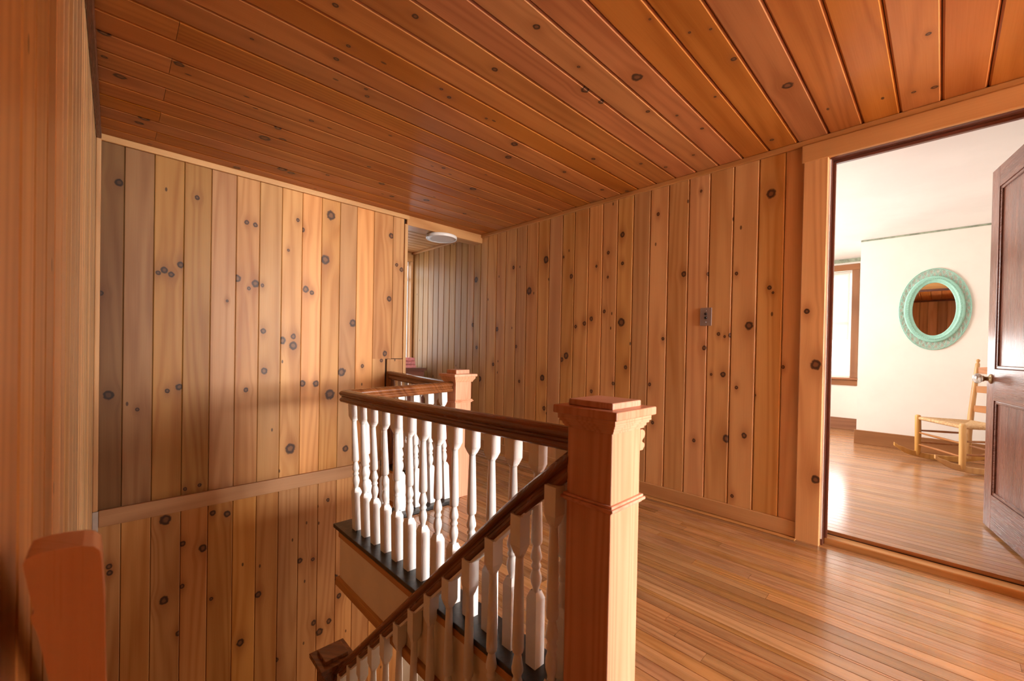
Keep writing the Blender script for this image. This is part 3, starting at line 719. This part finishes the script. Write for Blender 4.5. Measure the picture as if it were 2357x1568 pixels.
# ================================================================== light switch
sw_ = empty('light_switch', (XR-.001, 1.038, 1.234)); tag(sw_, 'bronze metal push-button switch plate on the right pine wall', 'light switch')
bpy.context.view_layer.update()
kid(boxo('plate', 'steel', None, XR-.007, XR, 1.003, 1.073, 1.177, 1.291, bevel=.003), sw_)
for dz in (.0155, -.0095):
    kid(MB().lathe([(.0085, 0), (.0085, .006), (.006, .0085), (.001, .009)], 16, mat=Matrix.Rotation(-PI/2, 4, 'Y')).obj('button', 'knobblack', None), sw_).location = Vector((XR-.007, 1.038, 1.236+dz))-Vector((0, 0, 0))
for dz in (.036, -.036):
    kid(MB().lathe([(.0035, 0), (.0035, .001), (.001, .002)], 10, mat=Matrix.Rotation(-PI/2, 4, 'Y')).obj('screw', 'steel', None), sw_).location = Vector((XR-.007, 1.038, 1.236+dz))

# ================================================================== ceiling light in the corridor
cl = empty('ceiling_light', (2.25, 3.335, 2.078)); tag(cl, 'round white disc light fixed under the far opening header', 'ceiling light')
MB().lathe([(.06, 0), (.06, -.004), (.143, -.005), (.146, -.008), (.146, -.030), (.143, -.034), (.136, -.034), (.136, -.030)], 40).obj('rim', 'plateW', cl)
MB().lathe([(.1355, -.024), (.1355, -.031), (.10, -.0325), (.001, -.033)], 40).obj('diffuser', 'diff', cl)

# ================================================================== chest and cloth beyond the corridor
ch = empty('chest', (2.3, 4.4, 0)); tag(ch, 'dark wooden chest below the bright window at the corridor end', 'chest')
MB().box(-.34, .34, -.18, .18, .06, .74).obj('body', 'darkX', ch, .004)
MB().box(-.36, .36, -.2, .2, .74, .77).obj('top', 'darkX', ch, .004)
for zz in (.1, .32, .54):
    d = MB().box(-.32, .32, -.195, -.18, zz, zz+.19).obj('drawer', 'darkX', ch, .004)
for sx in (-.32, .28):
    for sy in (-.16, .12): MB().box(sx, sx+.04, sy, sy+.04, 0, .06).obj('foot', 'darkZ', ch)
m = MB()
for k in range(3): m.box(-.20+.006*k, .22-.005*k, -.15+.004*k, .14-.004*k, .04*k, .04*k+.039)
o = m.obj('folded_cloth', 'pink', None, .012); o.location = (2.33, 4.4, .77); tag(o, 'pink folded cloth on the dark chest at the corridor end', 'cloth')
# grey panel low on the far wall, seen below the floor edge
gp = empty('cupboard_door', (2.2, YB-.02, ZLOW)); tag(gp, 'pale grey cupboard door low in the stairwell seen between the balusters', 'cupboard')
bpy.context.view_layer.update()
kid(boxo('door', 'greypanel', None, 1.86, 2.5, YB-.03, YB-.0005, ZLOW, -1.66, bevel=.004), gp)
kid(MB().lathe([(.012, 0), (.02, .02), (.012, .03), (.001, .031)], 12, mat=Matrix.Rotation(PI/2, 4, 'X')).obj('knob', 'knobblack', None), gp).location = (1.98, YB-.03, -1.87)

# ================================================================== oval mirror
mr_ = empty('oval_mirror', (XM, .064, 1.488)); tag(mr_, 'oval wall mirror in a lacy mint green frame in the bedroom', 'mirror')
A_, B_ = .257, .407
def el(t, ra, rb, d=0.): return Vector((-d, -ra*math.cos(t), rb*math.sin(t)))
def ring(m, prof, n=72):
    """prof list of (ra, rb, depth)"""
    k = len(prof); v = []; fs = []
    for i in range(n):
        for ra, rb, d in prof: v.append(el(2*PI*i/n, ra, rb, d))
    for i in range(n):
        j = (i+1) % n
        for q_ in range(k-1): fs.append((i*k+q_, i*k+q_+1, j*k+q_+1, j*k+q_))
    m.add(v, fs, True)
ga, gb = .152, .263
m = MB(); n = 64
m.add([el(2*PI*i/n, ga+.004, gb+.004, .012) for i in range(n)], [tuple(range(n))]); m.obj('glass', 'mirror', mr_)
m = MB(); ring(m, [(ga, gb, .010), (ga, gb, .018), (ga+.006, gb+.006, .024), (ga+.020, gb+.021, .020), (ga+.026, gb+.027, .026), (ga+.034, gb+.035, .031), (ga+.040, gb+.042, .026), (ga+.044, gb+.046, .029), (ga+.050, gb+.053, .026), (ga+.056, gb+.060, .029), (ga+.064, gb+.068, .020), (ga+.066, gb+.070, 0), (ga, gb, 0)]); m.obj('inner_frame', 'mint', mr_)
m = MB()
nb = 84
for i in range(nb):
    t = 2*PI*i/nb; c = el(t, ga+.0365, gb+.038, .030)
    m.lathe([(.0008, -.004), (.0042, -.002), (.0042, .002), (.0008, .004)], 6, o=c)
m.obj('bead_ring', 'mint', mr_)['kind'] = 'stuff'
m = MB(); nl = 34
ri, ro = (ga+.063, gb+.067), (A_-.004, B_-.004)
for i in range(nl):
    for off, span in ((0, 2.1), (0, 1.7)):
        pts = []
        for k in range(11):
            s_ = k/10; t = 2*PI*(i+(s_-.5)*span)/nl; h_ = math.sin(PI*s_)**.75
            pts.append(el(t, ri[0]+(ro[0]-ri[0])*h_*(1 if span > 2 else .84), ri[1]+(ro[1]-ri[1])*h_*(1 if span > 2 else .84), .010+.006*s_))
        m.tube(pts, .0021, 5)
m.obj('lattice', 'mint', mr_)['kind'] = 'stuff'
m = MB().tube([el(2*PI*i/80, A_-.004, B_-.004, .010) for i in range(80)], .0042, 8, closed=True); m.obj('outer_rim', 'mint', mr_)

# ================================================================== rocking chair
rc = empty('rocking_chair', (0, 0, 0)); 
tag(rc, 'honey coloured ladder-back rocking chair with woven seat beside the open door', 'rocking chair')
A0 = Vector((5.45, .139, 0)); tv = Vector((-.836, -.548, 0)); nv2 = Vector((.548, -.836, 0))
ctr = A0+tv*.25+nv2*.18
rc.location = (ctr.x, ctr.y, BZ); rc.rotation_euler = (0, 0, math.atan2(tv.y, tv.x))
# local: x along front edge (0..), y = front->back is local -y? (t x z)
def P(a, b, z):   # a along front (0..w), b depth to the back, z above floor
    return Vector((a-.25, (b-.18)*SGN, z))
_loc_n = Matrix.Rotation(-math.atan2(tv.y, tv.x), 3, 'Z') @ nv2
SGN = 1 if _loc_n.y > 0 else -1
WF, WBk, DP = .50, .42, .35
def leg(nm, pts, radii): return MB().tube(pts, radii, 12).obj(nm, 'chair', rc)
for a in (0., WF):
    leg('front_leg', [P(a, 0, .04), P(a, 0, .06), P(a, 0, .25), P(a, -.004, .40), P(a, -.005, .412), P(a, -.005, .416)], [.016, .021, .023, .022, .018, .008])
ab = ((WF-WBk)/2, WF-(WF-WBk)/2)
def bx_(z): return DP+.012+max(0, z-.3)*.085
for a in ab:
    zz = [.04, .06, .25, .45, .65, .85, .905, .913, .92, .928, .936, .944, .949]
    rr = [.016, .020, .021, .021, .019, .016, .015, .010, .008, .012, .014, .010, .003]
    leg('back_post', [P(a, bx_(z), z) for z in zz], rr)
for zc_ in (.845, .675, .50):
    m = MB(); n = 8; v = []; fs = []
    for i in range(n+1):
        s_ = i/n; a = ab[0]+(ab[1]-ab[0])*s_; bow = .025*math.sin(PI*s_); hh = .028+.010*math.sin(PI*s_)
        for (db, dz) in ((-.004, -.028), (.004, -.028), (.004, hh), (-.004, hh)):
            v.append(P(a, bx_(zc_)+bow+db, zc_+dz))
    for i in range(n):
        for q_ in range(4): fs.append((i*4+q_, i*4+(q_+1) % 4, i*4+4+(q_+1) % 4, i*4+4+q_))
    fs += [(0, 1, 2, 3), (n*4+3, n*4+2, n*4+1, n*4)]
    m.add(v, fs); m.obj('slat', 'slat', rc, .0015)
# rungs
def rung(p, q): 
    mid = [p.lerp(q, t) for t in (0, .25, .5, .75, 1)]; return MB().tube(mid, [.007, .009, .0105, .009, .007], 8).obj('rung', 'slat', rc)
for z in (.14, .25):
    rung(P(0, 0, z), P(WF, 0, z))
    rung(P(0, 0, z+.02), P(ab[0], bx_(z), z+.02)); rung(P(WF, 0, z+.02), P(ab[1], bx_(z), z+.02))
rung(P(ab[0], bx_(.16), .16), P(ab[1], bx_(.16), .16))
# woven seat: rails wrapped with rush, four triangles of strands meeting in the middle
seat = empty('seat', (0, 0, 0)); seat.parent = rc
c4 = [P(.012, 0, .385), P(WF-.012, 0, .385), P(ab[1]-.012, DP+.02, .378), P(ab[0]+.012, DP+.02, .378)]
midp = (c4[0]+c4[1]+c4[2]+c4[3])/4-Vector((0, 0, .012))
for i in range(4):
    p, q = c4[i], c4[(i+1) % 4]; m = MB(); ns = 14
    m.tube([p, q], .0145, 8)
    for k in range(ns):
        t = (k+.5)/ns*.96
        a_, b_ = p.lerp(midp, t), q.lerp(midp, t)
        m.tube([a_+Vector((0, 0, .010)), b_+Vector((0, 0, .010))], .0085, 6)
    o = m.obj('rush_panel', 'rush', seat); o['kind'] = 'stuff'
# rockers
for a in (0., 1.):
    m = MB(); n = 22; v = []; fs = []
    for i in range(n+1):
        s_ = i/n; b = -.19+(.19+DP+.27)*s_
        aa = (0 if a == 0 else WF)+((ab[0] if a == 0 else ab[1]-WF))*max(0, min(1, b/DP))
        zlo = .95-math.sqrt(.95**2-(b-.2)**2); th = .05 if .05 < s_ < .95 else .034
        if b < -.10: zlo += (-.10-b)*.35
        for (da, dz) in ((-.009, 0), (.009, 0), (.009, th), (-.009, th)): v.append(P(aa+da, b, zlo+dz))
    for i in range(n):
        for q_ in range(4): fs.append((i*4+q_, i*4+(q_+1) % 4, i*4+4+(q_+1) % 4, i*4+4+q_))
    fs += [(0, 1, 2, 3), (n*4+3, n*4+2, n*4+1, n*4)]
    m.add(v, fs); m.obj('rocker', 'chair', rc, .005)

# ================================================================== roller shade
rsd = empty('roller_shade', (XF-.03, 1.26, 2.1)); tag(rsd, 'pale roller shade half drawn over the bedroom window', 'window shade')
bpy.context.view_layer.update()
kid(boxo('fabric', 'shade', None, XF+.008, XF+.011, .845, 1.675, 1.235, 2.09), rsd)
kid(MB().tube([(XF+.012, .84, 2.095), (XF+.012, 1.68, 2.095)], .016, 12).obj('roller', 'shade', None), rsd)
kid(boxo('hem_bar', 'shade', None, XF+.004, XF+.013, .845, 1.675, 1.22, 1.238, bevel=.003), rsd)
